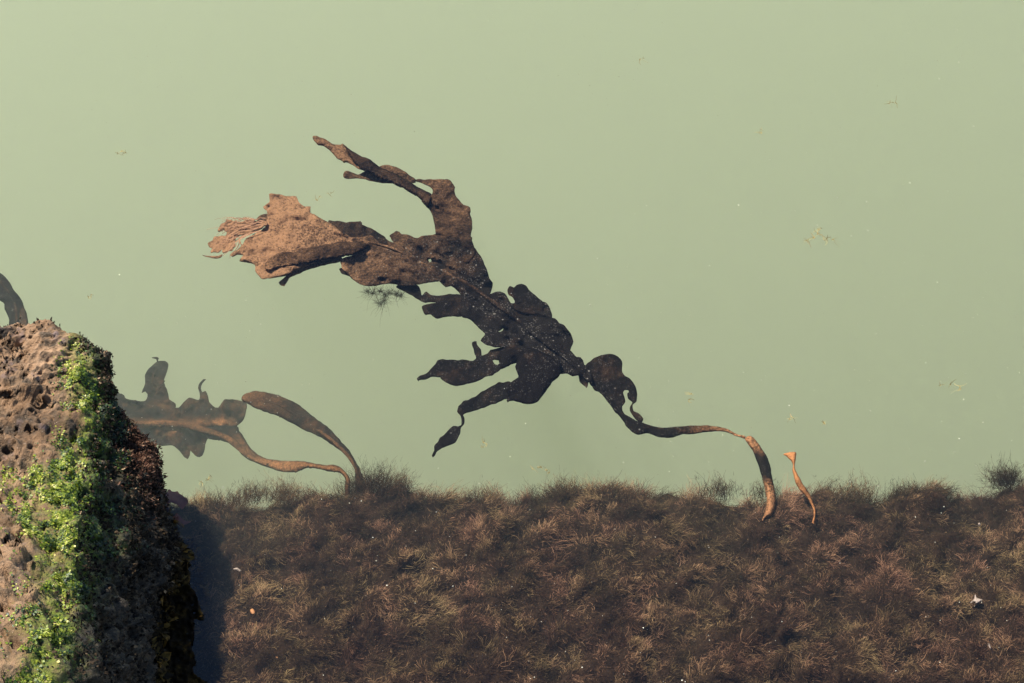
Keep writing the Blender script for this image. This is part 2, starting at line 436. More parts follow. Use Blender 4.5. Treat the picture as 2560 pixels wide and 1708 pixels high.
def tube(name, pts, rad, zf, mat, parent, tan=.3, flat=.6, sides=8, seed=1):
    p = resample(pts, 6, closed=False); n = len(p); s = np.linspace(0, 1, n)
    r = np.interp(s, np.linspace(0, 1, len(rad)), rad)
    z = zf(p[:, 0], p[:, 1]); P = at(p[:, 0], p[:, 1], z)
    T = np.gradient(P, axis=0); T /= (np.linalg.norm(T, axis=1, keepdims=True) + 1e-9)
    S = np.cross(T, [0, 0, 1.0]); S /= (np.linalg.norm(S, axis=1, keepdims=True) + 1e-9); U = np.cross(S, T)
    a = np.linspace(0, 2 * math.pi, sides, endpoint=False)
    r = r * (1 + .18 * vn(np.arange(n) / 5, 0, 0, seed))
    V = P[:, None] + (S[:, None] * np.cos(a)[None, :, None] + U[:, None] * np.sin(a)[None, :, None] * flat) * r[:, None, None]
    idx = np.arange(n * sides).reshape(n, sides); nx = np.roll(idx, -1, 1)
    F = np.stack([idx[:-1], nx[:-1], nx[1:], idx[1:]], -1).reshape(-1, 4)
    tv = np.repeat(tan(p[:, 0], p[:, 1]) if callable(tan) else np.full(n, tan), sides)
    V = V.reshape(-1, 3); V[:, 2] = np.minimum(V[:, 2], -.0012)
    return link(name, V, F, mat, parent, {'tan': tv})

# ------------------------------------------------------------------ the big kelp
AX0, AX1 = np.array([500., 590.]), np.array([1620., 1090.])
def prog(x, y):
    d = AX1 - AX0; return ((x - AX0[0]) * d[0] + (y - AX0[1]) * d[1]) / (d @ d)
def zk(x, y):
    t = prog(x, y)
    return -.011 - .004 * sst(.1, .6, t) - .014 * sst(.85, 1.1, t) - .02 * sst(1.05, 1.42, t)
def dz(o): return lambda x, y: zk(x, y) + o
def tan_main(x, y):
    t = prog(x, y)
    return np.clip(1.0 - 2.6 * np.maximum(t - .13, 0) + .9 * np.maximum(t - .36, 0), .03, .95)
kroot = at(1915, 1288, -.10)
kelp = empty('kelp', kroot, 'large kelp with torn dark lobes and ragged tan tip floating across the centre', 'kelp', 'kelp plants')
body = C1([(570,535),(640,550),(700,560),(765,560),(785,605),(830,630),(870,635),(872,680),(900,690),(950,720),(1010,755),(1060,790),(1110,835),(1180,860),(1280,850),(1360,850),(1410,855),(1455,885),(1490,900),(1560,870),(1640,865),(1700,850),(1760,848),(1785,840)]) + \
  C1([(1900,860),(2045,850),(2060,895),(2075,940),(2110,990),(2140,1045),(2170,1100),(2190,1160),(2210,1195),(2205,1235),(2185,1280)]) + \
  C2([(960,275),(990,262),(1030,258),(1065,275),(1085,310),(1110,345),(1140,345),(1230,330),(1340,335),(1370,350),(1395,385),(1408,430),(1410,450),(1435,455),(1460,490),(1500,515),(1530,545),(1555,585),(1565,625),(1555,665),(1545,690),(1560,705),(1590,740),(1620,740),(1640,765),(1645,800),(1665,812),(1690,850),(1700,950),(1685,920),(1665,905),(1640,892),(1600,875),(1560,882),(1520,865),(1470,873),(1420,860),(1300,790),(1180,720),(1040,680),(950,660),(885,620),(920,575),(885,545),(850,500),(800,465),(745,440),(735,285),(725,270),(690,235)]) + \
  C1([(1940,1240),(1900,1215),(1860,1222),(1815,1182),(1800,1190),(1700,1200),(1600,1215),(1500,1217),(1420,1200),(1340,1215),(1270,1210),(1200,1180),(1150,1130),(1100,1075),(1085,1030),(1120,1010),(1180,1000),(1215,975),(1150,985),(1080,1000),(900,1050),(760,1100),(640,1150),(570,1158),(510,1155),(465,1110),(460,1065),(430,1050),(385,1035),(352,1035),(385,990),(330,985),(300,998),(287,988),(330,955),(370,915),(400,870),(460,830),(545,785),(550,730),(550,690),(545,665),(522,637),(565,600)])
hole_a = C1([(1735,1025),(1748,1015),(1760,1025),(1758,1040),(1742,1045)])
hole_b = C2([(1010,556),(1030,545),(1055,530),(1048,548),(1030,558)])
sheet('blade', body, zk, MK, kelp, tan_main, 5, [hole_a, hole_b], 1.6, ripple=(.0055, .0026), seed=3, wrinkle=.0042)
# upper arm
arm = C1([(1640,437),(1700,437),(1780,433),(1865,432),(1905,455),(1925,495),(1938,555),(1965,595),(1990,625),(2040,645),(2042,690),(2050,720),(2052,780),(2048,850),(2070,930),(2060,1010),(1960,1060),(1800,960),(1740,860),(1786,845),(1785,800),(1775,745),(1755,690),(1735,650),(1712,620),(1725,575),(1760,545),(1770,525),(1755,495),(1710,475),(1650,455),(1610,450)])
def tan_arm(x, y): return np.clip(.52 - .0014 * (y - 450) - .0004 * np.abs(x - 1130), .10, .6)
sheet('lobe', arm, dz(.004), MKL, kelp, tan_arm, 5, jag=1.4, ripple=(.006, .0025), seed=13, wrinkle=.003)
curl = C1([(1105,175),(1130,195),(1180,230),(1250,265),(1320,300),(1380,340),(1440,370),(1520,410),(1590,450),(1650,490),(1710,520),(1757,541),(1770,560),(1740,640),(1712,622),(1640,555),(1560,505),(1500,475),(1440,450),(1395,435),(1355,412),(1330,390),(1260,370),(1200,330),(1160,270),(1140,220)])
sheet('lobe', curl, dz(.005), MKL, kelp, .24, 4, jag=1.2, bulge=.009, bw=16, ripple=(.002, .0018), seed=23)
armtip = C1([(888,112),(940,125),(1000,150),(1030,172),(1090,183),(1105,175),(1135,200),(1160,260),(1200,320),(1260,365),(1250,368),(1180,330),(1120,312),(1060,275),(1010,230),(970,195),(920,180),(895,155),(884,125)])
sheet('tip', armtip, dz(.002), MKL, kelp, .72, 4, jag=1.2, bulge=.004, bw=14, seed=33)
back = C1([(1110,395),(1120,378),(1150,375),(1180,384),(1215,400),(1240,395),(1270,378),(1340,360),(1390,335),(1440,330),(1510,350),(1560,375),(1600,410),(1640,437),(1640,458),(1560,470),(1450,465),(1400,462),(1330,448),(1260,432),(1190,428),(1150,432),(1118,422)])
sheet('lobe', back, dz(-.006), MKL, kelp, .52, 4, jag=.8, seed=43)
# rolled fold and tails on the tan tip
fold = C1([(525,1060),(560,1020),(620,985),(700,968),(800,955),(900,932),(1000,912),(1100,900),(1200,893),(1280,893),(1310,925),(1250,955),(1180,985),(1100,1002),(1000,1018),(900,1038),(800,1060),(700,1077),(620,1092),(570,1112),(535,1095)])
sheet('fold', fold, dz(.003), MKL, kelp, lambda x, y: np.clip(.62 - (x - 660) / 600, .30, .62), 4, jag=1.0, bulge=.009, bw=18, ripple=(.001, .0018), seed=53)
under = C1([(470,1100),(600,1090),(750,1060),(900,1035),(1085,1000),(1085,1035),(980,1062),(900,1085),(820,1115),(730,1150),(700,1178),(676,1222),(655,1217),(638,1192),(668,1165),(695,1140),(640,1152),(570,1160),(510,1157)])
sheet('lobe', under, dz(-.009), MKL, kelp, lambda x, y: np.clip(.85 - (x - 660) / 420, .35, .85), 4, jag=1.0, seed=63)
sheet('lobe', C1([(1000,745),(1120,748),(1235,745),(1245,770),(1300,790),(1360,820),(1420,860),(1440,930),(1250,900),(1120,860)]), dz(-.004), MKL, kelp, .25, 4, seed=73)
sheet('lobe', C1([(1450,850),(1480,830),(1500,815),(1522,820),(1540,840),(1580,845),(1640,865),(1700,880),(1640,960),(1520,930),(1470,885)]), dz(-.005), MKL, kelp, .38, 4, seed=83)
sheet('lobe', C1([(475,728),(500,700),(545,685),(580,700),(560,760),(520,750)]), dz(-.006), MKL, kelp, .45, 4, seed=93)
sheet('lobe', C1([(1080,1095),(1110,1085),(1160,1120),(1250,1150),(1350,1190),(1330,1216),(1270,1212),(1200,1182),(1160,1152),(1100,1127)]), dz(-.010), MKL, kelp, .12, 4, seed=103)
# lower side lobes
sheet('lobe', C2([(265,222),(330,215),(420,212),(440,240),(455,290),(485,262),(530,285),(620,285),(740,285),(800,330),(700,345),(560,342),(480,340),(440,325),(390,290),(330,260)]), dz(-.008), MKL, kelp, .10, 4, seed=113)
sheet('lobe', C2([(455,370),(500,350),(560,342),(660,330),(800,320),(860,420),(745,440),(650,445),(610,452),(570,460),(530,440),(520,432),(480,437),(465,415)]), dz(-.004), MKL, kelp, .10, 4, seed=123)
sheet('lobe', C2([(420,900),(440,880),(480,865),(520,830),(550,800),(570,770),(610,762),(650,765),(740,765),(830,770),(848,755),(845,730),(830,670),(825,635),(855,627),(858,650),(885,690),(890,735),(940,715),(960,690),(1040,670),(1120,690),(1150,770),(1100,800),(1040,830),(980,870),(920,885),(860,920),(790,935),(715,948),(665,940),(620,915),(592,895),(600,885),(560,890),(520,890),(480,905),(440,910),(430,922)]), dz(-.007), MKL, kelp, .09, 4, holes=[C2([(972,765),(985,760),(1025,768),(1028,785),(1010,800),(990,795)])], seed=133)
sheet('lobe', C2([(1020,720),(1035,690),(1080,668),(1140,662),(1200,660),(1300,690),(1420,740),(1480,800),(1470,870),(1420,920),(1385,970),(1330,1040),(1300,1075),(1265,1090),(1200,1085),(1130,1065),(1080,1075),(1075,1060),(1090,1048),(1075,990),(1110,925),(1160,890),(1160,880),(1145,830),(1138,810),(1145,775),(1100,800),(1040,830),(1022,790)]), dz(.005), MKL, kelp, .02, 4, bulge=.005, bw=22, seed=143)
sheet('lobe', C2([(1100,925),(1060,930),(1025,925),(1000,935),(940,970),(870,1015),(810,1050),(760,1070),(725,1105),(712,1140),(735,1165),(745,1205),(740,1240),(720,1250),(685,1248),(655,1275),(630,1305),(590,1335),(570,1370),(545,1400),(545,1430),(530,1465),(535,1475),(550,1465),(570,1435),(600,1410),(650,1390),(705,1360),(735,1310),(745,1260),(765,1230),(770,1190),(755,1165),(780,1150),(850,1130),(920,1105),(1000,1080),(1060,1055),(1110,1050),(1140,980)]), dz(-.006), MKL, kelp, .09, 4, seed=153)
sheet('lobe', C2([(1085,285),(1080,245),(1100,218),(1130,230),(1150,215),(1185,208),(1220,220),(1240,245),(1275,275),(1310,315),(1345,340),(1340,420),(1220,420),(1130,380),(1140,335),(1120,300)]), dz(-.002), MKL, kelp, lambda x, y: np.clip(.35 - (x - 1265) / 90, .08, .4), 4, seed=163)
heart = C2([(1655,815),(1680,780),(1720,750),(1770,730),(1830,720),(1880,730),(1915,760),(1927,800),(1920,845),(1945,880),(1980,895),(2010,930),(2030,970),(2038,1020),(2030,1065),(2005,1090),(2000,1115),(2010,1140),(2040,1150),(2065,1170),(2080,1195),(2068,1220),(2030,1204),(2005,1172),(1985,1130),(1985,1100),(2000,1070),(1965,1045),(1963,1010),(1975,1000),(1970,985),(1940,982),(1928,1000),(1940,1040),(1945,1070),(1925,1100),(1925,1135),(1930,1160),(1880,1150),(1820,1070),(1760,1000),(1720,985),(1700,950),(1690,900)])
sheet('lobe', heart, dz(-.003), MKL, kelp, .12, 4, jag=.9, seed=173)
sheet('lobe', C2([(1600,872),(1640,885),(1668,908),(1673,935),(1662,966),(1640,942),(1615,915),(1605,890)]), dz(-.006), MKL, kelp, .1, 3.5, seed=183)
midrib_pts = C1([(1240,885),(1340,905),(1440,930),(1540,970),(1650,1035),(1760,1085),(1880,1130),(2000,1190),(2080,1240)]) + C2([(900,280),(1000,355),(1120,440),(1230,530),(1350,620),(1450,700),(1540,775),(1620,835),(1690,920)])
tube('midrib', midrib_pts, [.0015, .0025, .003, .004, .0045, .004], lambda x, y: zk(x, y) + .0012 + .0055 * vn(x / 60, y / 60, 0, 8) + .0026 * fbm(x / 18, y / 18, 0, 9, 2), MK, kelp, lambda x, y: np.clip(1.15 - prog(x, y) * 1.6, .0, .9), .45)
stipe1 = C2([(1690,905),(1760,985),(1850,1060),(1925,1130),(1940,1160),(1990,1190),(2030,1208),(2070,1222),(2120,1240),(2180,1255)]) + C6([(350,153),(430,148),(520,140),(600,140),(670,150),(720,170),(760,190),(806,202),(802,214),(750,198),(700,181),(640,173),(580,181),(520,189),(460,191),(410,208),(350,208)]) + C2([(2180,1325),(2110,1305),(2040,1312),(1990,1285),(1950,1245),(1945,1225),(1880,1150),(1820,1070),(1760,1000),(1720,985),(1695,945)])
sheet('stipe', stipe1, dz(0), MKS, kelp, lambda x, y: np.clip((x - 1660) / 230, .08, .75), 4, jag=.8, bulge=.003, bw=12, ripple=(.002, .0008), seed=193)
stipe2 = C6([(802,212),(830,198),(858,215),(890,260),(915,300),(940,350),(950,400),(958,450),(968,500),(972,560),(965,610),(945,640),(915,652),(898,668),(912,625),(922,590),(920,540),(910,480),(895,420),(880,370),(865,330),(845,280),(820,245)])
def zs2(x, y): return -.036 - .010 * sst(1090, 1300, y)
sheet('stalk', stipe2, zs2, MKS, kelp, lambda x, y: np.clip(.75 - 1.1 * np.exp(-((y - 1165) / 32) ** 2) + .15 * sst(1210, 1270, y), .05, .9), 4, jag=.6, bulge=.005, bw=16, ripple=(.001, .0004), seed=203)
sheet('frayed_tip', C1([(548,752),(480,738),(400,738),(310,740),(250,740),(205,760),(190,800),(200,820),(235,800),(255,815),(245,840),(170,850),(150,890),(120,910),(125,935),(150,945),(140,970),(190,960),(215,945),(230,975),(290,950),(320,915),(325,870),(345,850),(400,835),(470,815),(545,785)]), dz(.0), MK, kelp, 1.0, 3, jag=2.6, ripple=(.004, .003), seed=213)
sheet('frayed_tip', C1([(225,985),(190,998),(140,999),(76,990),(90,998),(130,1006),(180,1014),(216,1006)]), dz(.0), MK, kelp, 1.0, 3, jag=.8, seed=223)
# frayed tan fibres at the torn tip
def fray():
    Vs, Fs, Ts = [], [], []; b = 0
    lines = [C1([(545,755),(480,740),(400,738),(300,745),(230,755),(190,790),(192,820)]), C1([(545,770),(470,775),(380,790),(300,820),(240,850),(170,870),(122,915)]),
             C1([(540,780),(450,810),(370,830),(300,880),(230,930),(180,975),(130,1000),(80,992)]), C1([(400,835),(330,860),(320,900),(290,940),(240,975),(205,1008)]),
             C1([(545,760),(440,755),(330,770),(240,790),(200,850),(150,900),(125,960)])]
    for li, L in enumerate(lines):
        for q in range(7):
            p = resample(np.asarray(L), 8, False)
            e = int(len(p) * rng.uniform(.55, 1.0)); st = rng.integers(0, max(1, len(p) // 3)); p = p[st:max(e, st + 6)]
            n = len(p); off = rng.normal(0, 1, 2) * 11
            ph = rng.uniform(0, 50)
            s = np.linspace(0, 1, n)
            p = p + off * (.5 + .6 * s[:, None]) + np.stack([vn(s * 3 + ph, q, 0, 71), vn(s * 3 + ph, q, 0, 72)], -1) * 15 * (.3 + s[:, None])
            P = at(p[:, 0], p[:, 1], np.minimum(-.010 + rng.normal(0, .003) + .003 * vn(s * 4, ph, 0, 73), -.002))
            T = np.gradient(P, axis=0); S = np.cross(T, [0, 0, 1]); S /= (np.linalg.norm(S, axis=1, keepdims=True) + 1e-9)
            w = (.0011 * (1 - .7 * s))[:, None] * rng.uniform(.6, 1.3)
            V = np.stack([P - S * w, P + S * w], 1).reshape(-1, 3)
            k = np.arange(n - 1) * 2 + b
            Vs.append(V); Fs.append(np.stack([k, k + 1, k + 3, k + 2], -1)); Ts.append(np.full(len(V), np.clip(rng.normal(.55, .25), 0, 1))); b += len(V)
    link('frayed_tip', np.vstack(Vs), np.vstack(Fs), MFRAY, kelp, {'tan': np.concatenate(Ts)})
fray()

# ------------------------------------------------------------------ the hazier kelp by the rock
k2 = empty('kelp', at(875, 1235, -.11), 'dark hazy kelp lying deeper beside the rock, its long orange brown stalk rooted in turf', 'kelp', 'kelp plants')
def z2(x, y): return -.205 + .125 * sst(600, 880, x)
def tan2(x, y): return np.clip(.02 + .75 * sst(520, 680, x), 0, .8)
bl2 = C5([(-60,330),(130,365),(165,400),(215,415),(300,415),(315,370),(300,350),(275,360),(280,335),(300,290),(305,220),(330,180),(390,130),(430,125),(468,150),(460,210),(440,265),(455,330),(480,400),(520,440),(525,470),(550,470),(590,430),(625,395),(695,410),(700,365),(690,320),(700,285),(730,262),(748,262),(720,290),(712,330),(720,355),(745,345),(760,385),(765,425),(800,455),(835,465),(860,430),(885,402),(940,405),(1010,415),(1045,425),(1040,470),(1030,530),(1000,580),(975,605),(940,660),(820,705),(765,690),(745,720),(735,770),(720,820),(700,830),(670,815),(635,780),(630,815),(615,845),(590,830),(550,780),(500,745),(430,745),(340,725),(220,700),(60,680),(-80,600)])
sheet('blade', bl2, z2, MK2, k2, lambda x, y: np.clip(.12 + .30 * vn(x / 40, y / 22, 0, 305) + .35 * np.exp(-((y - 1058) / 14) ** 2), 0, .6), 5, jag=1.2, ripple=(.012, .005), seed=303, wrinkle=.005)
st2 = C5([(680,625),(740,615),(850,600),(975,605),(990,640),(1020,670),(1045,720),(1080,770),(1130,810),(1190,840),(1270,855),(1350,855),(1430,858),(1500,868),(1580,885),(1640,890),(1690,887),(1730,900),(1770,935),(1800,975),(1812,1010),(1800,1110),(1765,1110),(1772,1005),(1760,975),(1730,945),(1690,940),(1640,935),(1560,915),(1500,908),(1440,930),(1380,945),(1310,940),(1240,920),(1170,895),(1110,870),(1060,855),(1010,810),(970,765),(930,735),(880,715),(820,705),(765,690)])
sheet('stipe', st2, lambda x, y: z2(x, y) + .006, MK2, k2, tan2, 4, jag=.7, bulge=.006, bw=16, ripple=(.002, .001), seed=313, edge_dark=.35)
tube('midrib', C5([(-40,590),(120,580),(300,582),(450,580),(560,592),(680,620),(800,650),(900,690),(960,735),(1030,800),(1110,850),(1200,885)]), [.003, .004, .005, .006, .005, .003], lambda x, y: z2(x, y) + .013, MK2, k2, .55, .6)
sheet('lobe', C5([(352,100),(385,96),(402,104),(396,120),(402,132),(388,130),(382,112),(358,104)]), z2, MK2, k2, .05, 3, jag=.4, seed=323)
tube('fold', C5([(385,180),(360,230),(355,300),(352,345)]), [.0012, .0018, .001], lambda x, y: z2(x, y) + .010, MK2, k2, .25, .6)
tube('fold', C5([(445,270),(410,320),(375,375)]), [.001, .0016, .001], lambda x, y: z2(x, y) + .010, MK2, k2, .25, .6)

k3 = empty('kelp_frond', at(890, 1232, -.11), 'smooth brown strap shaped kelp frond arching from turf behind the orange stalk', 'kelp', 'kelp plants')
fr3 = C5([(1010,410),(1020,380),(1050,360),(1120,345),(1200,355),(1280,375),(1370,415),(1440,455),(1500,505),(1580,565),(1650,615),(1700,670),(1750,725),(1800,780),(1840,850),(1870,900),(1890,950),(1915,1030),(1930,1110),(1850,1110),(1850,1030),(1845,990),(1840,930),(1820,880),(1780,830),(1720,775),(1650,725),(1580,680),(1480,635),(1400,595),(1300,540),(1200,505),(1120,475),(1050,440)])
sheet('blade', fr3, lambda x, y: -.130 + .045 * sst(760, 900, x), MK2, k3, lambda x, y: np.clip(.34 - (x - 700) / 500, .08, .4), 4, jag=.9, bulge=.006, bw=22, ripple=(.004, .001), seed=333)
tube('midrib', C5([(1060,425),(1150,420),(1280,450),(1400,520),(1500,585),(1600,650),(1700,730),(1790,820),(1850,920),(1880,1040)]), [.0015, .002, .003, .003, .002], lambda x, y: -.124 + .045 * sst(760, 900, x), MK2, k3, .35, .5)
k4 = empty('kelp_frond', at(-60, 700, -.085), 'dark curved kelp frond disappearing behind the rock top', 'kelp', 'kelp plants')
g4 = C3([(-220,10),(-100,20),(0,75),(40,105),(80,150),(110,215),(150,260),(185,310),(210,370),(225,430),(236,520),(230,640),(90,640),(75,470),(60,420),(40,380),(40,335),(0,310),(-90,280),(-200,260)])
sheet('blade', g4, lambda x, y: -.125 + 0 * x, MK2, k4, lambda x, y: np.clip(.05 + .2 * sst(30, 55, x), 0, 1), 5, jag=.9, bulge=.004, bw=18, seed=343)
tube('midrib', C3([(-150,60),(0,150),(90,260),(135,360),(140,480),(150,620)]), [.002, .002, .003], lambda x, y: -.119 + 0 * x, MK2, k4, .2, .5)

sp = empty('kelp_sprout', at(2032, 1302, -.11), 'small bright orange kelp sprout with fan tip standing in turf right of the big stalk', 'kelp', 'kelp plants')
spp = C6([(1015,300),(1035,293),(1055,289),(1085,292),(1083,330),(1078,358),(1080,385),(1100,420),(1118,455),(1142,490),(1165,530),(1180,565),(1192,600),(1196,630),(1190,655),(1185,685),(1174,680),(1182,640),(1180,610),(1168,580),(1152,550),(1130,525),(1105,500),(1085,465),(1075,430),(1066,395),(1067,360),(1055,335),(1035,315)])
sheet('blade', spp, lambda x, y: -.031 - .015 * sst(1140, 1300, y), MORANGE, sp, lambda x, y: np.clip(1.0 - .45 * np.exp(-((y - 1230) / 30) ** 2), .2, 1), 3, jag=.5, bulge=.003, bw=8, ripple=(.002, .0005), seed=353)

# ------------------------------------------------------------------ tufts
def tuft_mesh(n, L, phi, spread, el0, seed, base_r=.008, w=.0010, tan=.4):
    r = np.random.default_rng(seed)
    ph = phi + r.normal(0, spread, n); el = np.clip(r.normal(el0, .35, n), -.2, 1.5)
    d = np.stack([np.cos(ph) * np.cos(el), np.sin(ph) * np.cos(el), np.sin(el)], -1)
    root = r.normal(0, 1, (n, 3)) * np.array([base_r, base_r * .6, .002])
    b = r.normal(0, .22, (n, 3)); b[:, 2] -= .25
    L = L * .72; Ls = L * r.uniform(.45, 1.05, n)
    out = [strands(root, d, Ls, 5, w, w * .3, np.clip(r.normal(tan + .20, .15, n), 0, 1), b, wig=.2, r=r)]
    # side branchlets
    m = n * 3; par = r.integers(0, n, m); t = r.uniform(.3, .95, m)
    rp = root[par] + (d[par] * t[:, None] + b[par] * (t ** 2)[:, None]) * Ls[par][:, None]
    dd = d[par] + r.normal(0, .55, (m, 3)); dd /= np.linalg.norm(dd, axis=1, keepdims=True)
    out.append(strands(rp, dd, L * .22 * r.uniform(.5, 1, m), 2, w * .6, w * .2, np.clip(r.normal(tan, .15, m), 0, 1), r=r))
    V = np.vstack([out[0][0], out[1][0]]); F = np.vstack([out[0][1], out[1][1] + len(out[0][0])]); T = np.r_[out[0][2], out[1][2]]
    return V, F, T
def tuft(name, sx, sy, z, n, L, phi, spread, label, seed, mat=None, tan=.4, el0=.8, w=.001, group='tufts along the ledge lip', base_r=.008):
    V, F, T = tuft_mesh(n, L, phi, spread, el0, seed, base_r, w, tan)
    p = at(sx, sy, z)
    V[:, 2] = np.minimum(V[:, 2], -.006 - p[2])
    o = link(name, V, F, mat or MTURF, None, {'tan': T, 'hue': np.full(len(T), .6)}, smooth=False); o.location = p
    return tag(o, label, 'algae tuft', group)
TUFTS = [  # displayed px (2350 wide), count, length, lean, spread, label
    (856, 1128, 90, .075, 1.45, .55, 'dark spiky algae tuft standing against the base of the two kelp stalks', .22),
    (905, 1128, 60, .060, 1.0, .40, 'leaning feathery tuft just right of the spiky tuft at the kelp stalks', .32),
    (822, 1130, 60, .050, 2.1, .5, 'short dark tuft wrapped round the orange stalk foot', .25),
    (655, 1150, 90, .060, 1.5, .7, 'broad pale brown tuft with curved hairs left of the orange stalk foot', .48),
    (585, 1148, 55, .050, 1.6, .35, 'narrow upright tuft between the broad tuft and the purple weed, taller of two', .40),
    (545, 1160, 55, .045, 1.3, .5, 'bushy low tuft next to the narrow upright tuft, on its left', .40),
    (485, 1165, 40, .040, 1.6, .3, 'thin lone tuft nearest the purple weed beside the rock', .25),
    (1290, 1150, 80, .062, 1.6, .42, 'tall blocky tuft rising from the ledge lip under the lowest kelp lobe', .30),
    (1110, 1160, 70, .055, 1.1, .5, 'windswept tuft on the lip between the kelp stalks and the tall blocky tuft', .40),
    (1380, 1148, 40, .045, 1.5, .4, 'small pale tuft right beside the tall blocky tuft', .38),
    (1440, 1152, 50, .045, 1.2, .5, 'loose fan of hairs on the lip midway to the big kelp stalk', .36),
    (1648, 1142, 55, .055, 1.55, .28, 'pointed dark tuft on the lip left of the big kelp stalk', .25),
    (1752, 1145, 40, .040, 1.7, .4, 'dark tuft tucked behind the left edge of the big kelp stalk', .18),
    (1905, 1148, 40, .050, 1.4, .5, 'sparse hairs on the lip just right of the orange sprout', .28),
    (1968, 1150, 80, .058, 1.7, .7, 'rounded arching tuft on the lip, second to the right of the orange sprout', .42),
    (2075, 1150, 55, .050, 1.4, .5, 'low spread tuft with one upright spike right of the rounded tuft', .28),
    (2310, 1112, 120, .060, 2.0, .85, 'big dark bush of algae in open water by the right edge', .18),
    (2140, 1142, 50, .040, 1.0, .6, 'short tan tuft on the lip below and left of the dark bush', .5),
]
S = 2560 / 2350
for i, (x, y, n, L, ph, sp_, lab, tn) in enumerate(TUFTS):
    tuft('algae_tuft', x * S, (y - 2) * S, -.070 if x < 2300 else -.065, int(n * 3.5), L * .82, ph, sp_, lab, 900 + i, tan=tn, w=.0006, base_r=.012)

# drifting filament weed under the tan blade
def drifting(name, pts, nper, z, mat, label, cat, seed, L=.02, w=.0008, tan=.4, group=None, spread=1.2):
    r = np.random.default_rng(seed)
    c = np.array(pts, float); P0 = at(c[:, 0], c[:, 1], z + r.normal(0, .004, len(c))); o0 = P0.mean(0)
    n = len(c) * nper
    root = np.repeat(P0, nper, 0) + r.normal(0, L * .12, (n, 3))
    ph = r.uniform(0, 2 * math.pi, n); d = np.stack([np.cos(ph), np.sin(ph), r.normal(0, .3, n)], -1)
    V, F, T = strands(root - o0, d, L * r.uniform(.2, 1, n), 6, w, w * .4, np.clip(r.normal(tan, .2, n), 0, 1), r.normal(0, .9, (n, 3)), wig=.25, r=r)
    V[:, 2] = np.minimum(V[:, 2], -.002 - o0[2])
    o = link(name, V, F, mat, None, {'tan': T}, smooth=False); o.location = o0
    return tag(o, label, cat, group)
drifting('drifting_weed', C1([(1330,1270),(1380,1260),(1420,1290),(1450,1270),(1500,1280),(1530,1290),(1410,1330),(1380,1350),(1290,1260)]), 70, -.045, MDTUFT, 'dark wispy filament weed drifting just below the tan kelp blade', 'weed', 77, .012, .0004, .5)
MSCRAP = m_strand('pale_scrap', [(0, (.25, .19, .06)), (.6, (.42, .32, .12)), (1, (.50, .35, .17))], .3)
G = 'pale weed scraps adrift in open water'
SCR = [([(2020,602),(2035,596),(2047,583),(2052,572),(2066,600),(2078,598)], .022, 'yellowish branched scrap adrift in open water on the right, largest of the scraps'),
       ([(1332,1172),(1345,1167),(1355,1168),(1366,1175),(1372,1182)], .010, 'curved line of orange crumbs just above the turf lip'),
       ([(294,383),(305,378),(316,382)], .014, 'faint looped hair adrift high on the left'),
       ([(1600,148),(1608,146)], .012, 'greenish fleck near the top edge right of centre'),
       ([(2225,258),(2232,256),(2238,257)], .010, 'thin pale dash in the upper right water'),
       ([(1974,1047),(1980,1044)], .009, 'tiny tan fleck straight above the orange sprout'),
       ([(1208,1105),(1210,1118)], .012, 'upright pale smear between the hanging lobe tip and the turf'),
       ([(2352,962),(2375,962),(2400,972)], .016, 'long faint curved hair at mid height near the right edge'),
       ([(1900,332),(1902,326)], .012, 'short dark hair in the upper right quarter'),
       ([(1728,985),(1722,1000)], .014, 'brown wisp in the water above the bent stalk'),
       ([(222,742),(228,738)], .010, 'pinkish fluff above the rock'),
       ([(792,500),(800,492),(825,485)], .016, 'pale hair floating between the tan tip and the upper arm'),
       ([(2062,1060),(2060,1058)], .006, 'crumb floating to the right above the orange sprout'),
       ([(505,1205),(520,1198),(525,1190)], .012, 'row of tan crumbs over the turf beside the purple weed')]
for i, (p, L, lab) in enumerate(SCR):
    drifting('weed_scrap', p, 6, -.06, MSCRAP, lab, 'weed scrap', 500 + i, L * .5, .0011, .45, G)

# suspended dust
def dust():
    n = 2600
    sx = rng.uniform(-60, 2620, n); sy = rng.uniform(-40, 1740, n); z = -rng.uniform(.002, .20, n)
    ok = (sy < 1240) | (rng.uniform(0, 1, n) < .22); sx, sy, z = sx[ok], sy[ok], z[ok]; n = len(sx); sy_l = sy > 1240; z[sy_l] = -rng.uniform(.001, .006, sy_l.sum())
    P = at(sx, sy, z); r = rng.uniform(.0003, .0008, n) * rng.choice([1, 1, 1, 1.6], n)
    oc = np.array([(1, 0, 0), (-1, 0, 0), (0, 1, 0), (0, -1, 0), (0, 0, 1), (0, 0, -1)], float)
    V = P[:, None] + oc[None] * r[:, None, None] * rng.uniform(.5, 1.4, (n, 6, 1))
    V[:, :, 2] = np.minimum(V[:, :, 2], -.0008)
    f = np.array([(0, 2, 4), (2, 1, 4), (1, 3, 4), (3, 0, 4), (2, 0, 5), (1, 2, 5), (3, 1, 5), (0, 3, 5)])
    F = (np.arange(n)[:, None, None] * 6 + f[None]).reshape(-1, 3)
    m = m_plain('pale_grit', (.45, .44, .34), (.75, .74, .62), 300)
    tag(link('suspended_dust', V.reshape(-1, 3), F, m, smooth=False), 'fine pale particles suspended through the water', 'dust', kind='stuff')
dust()

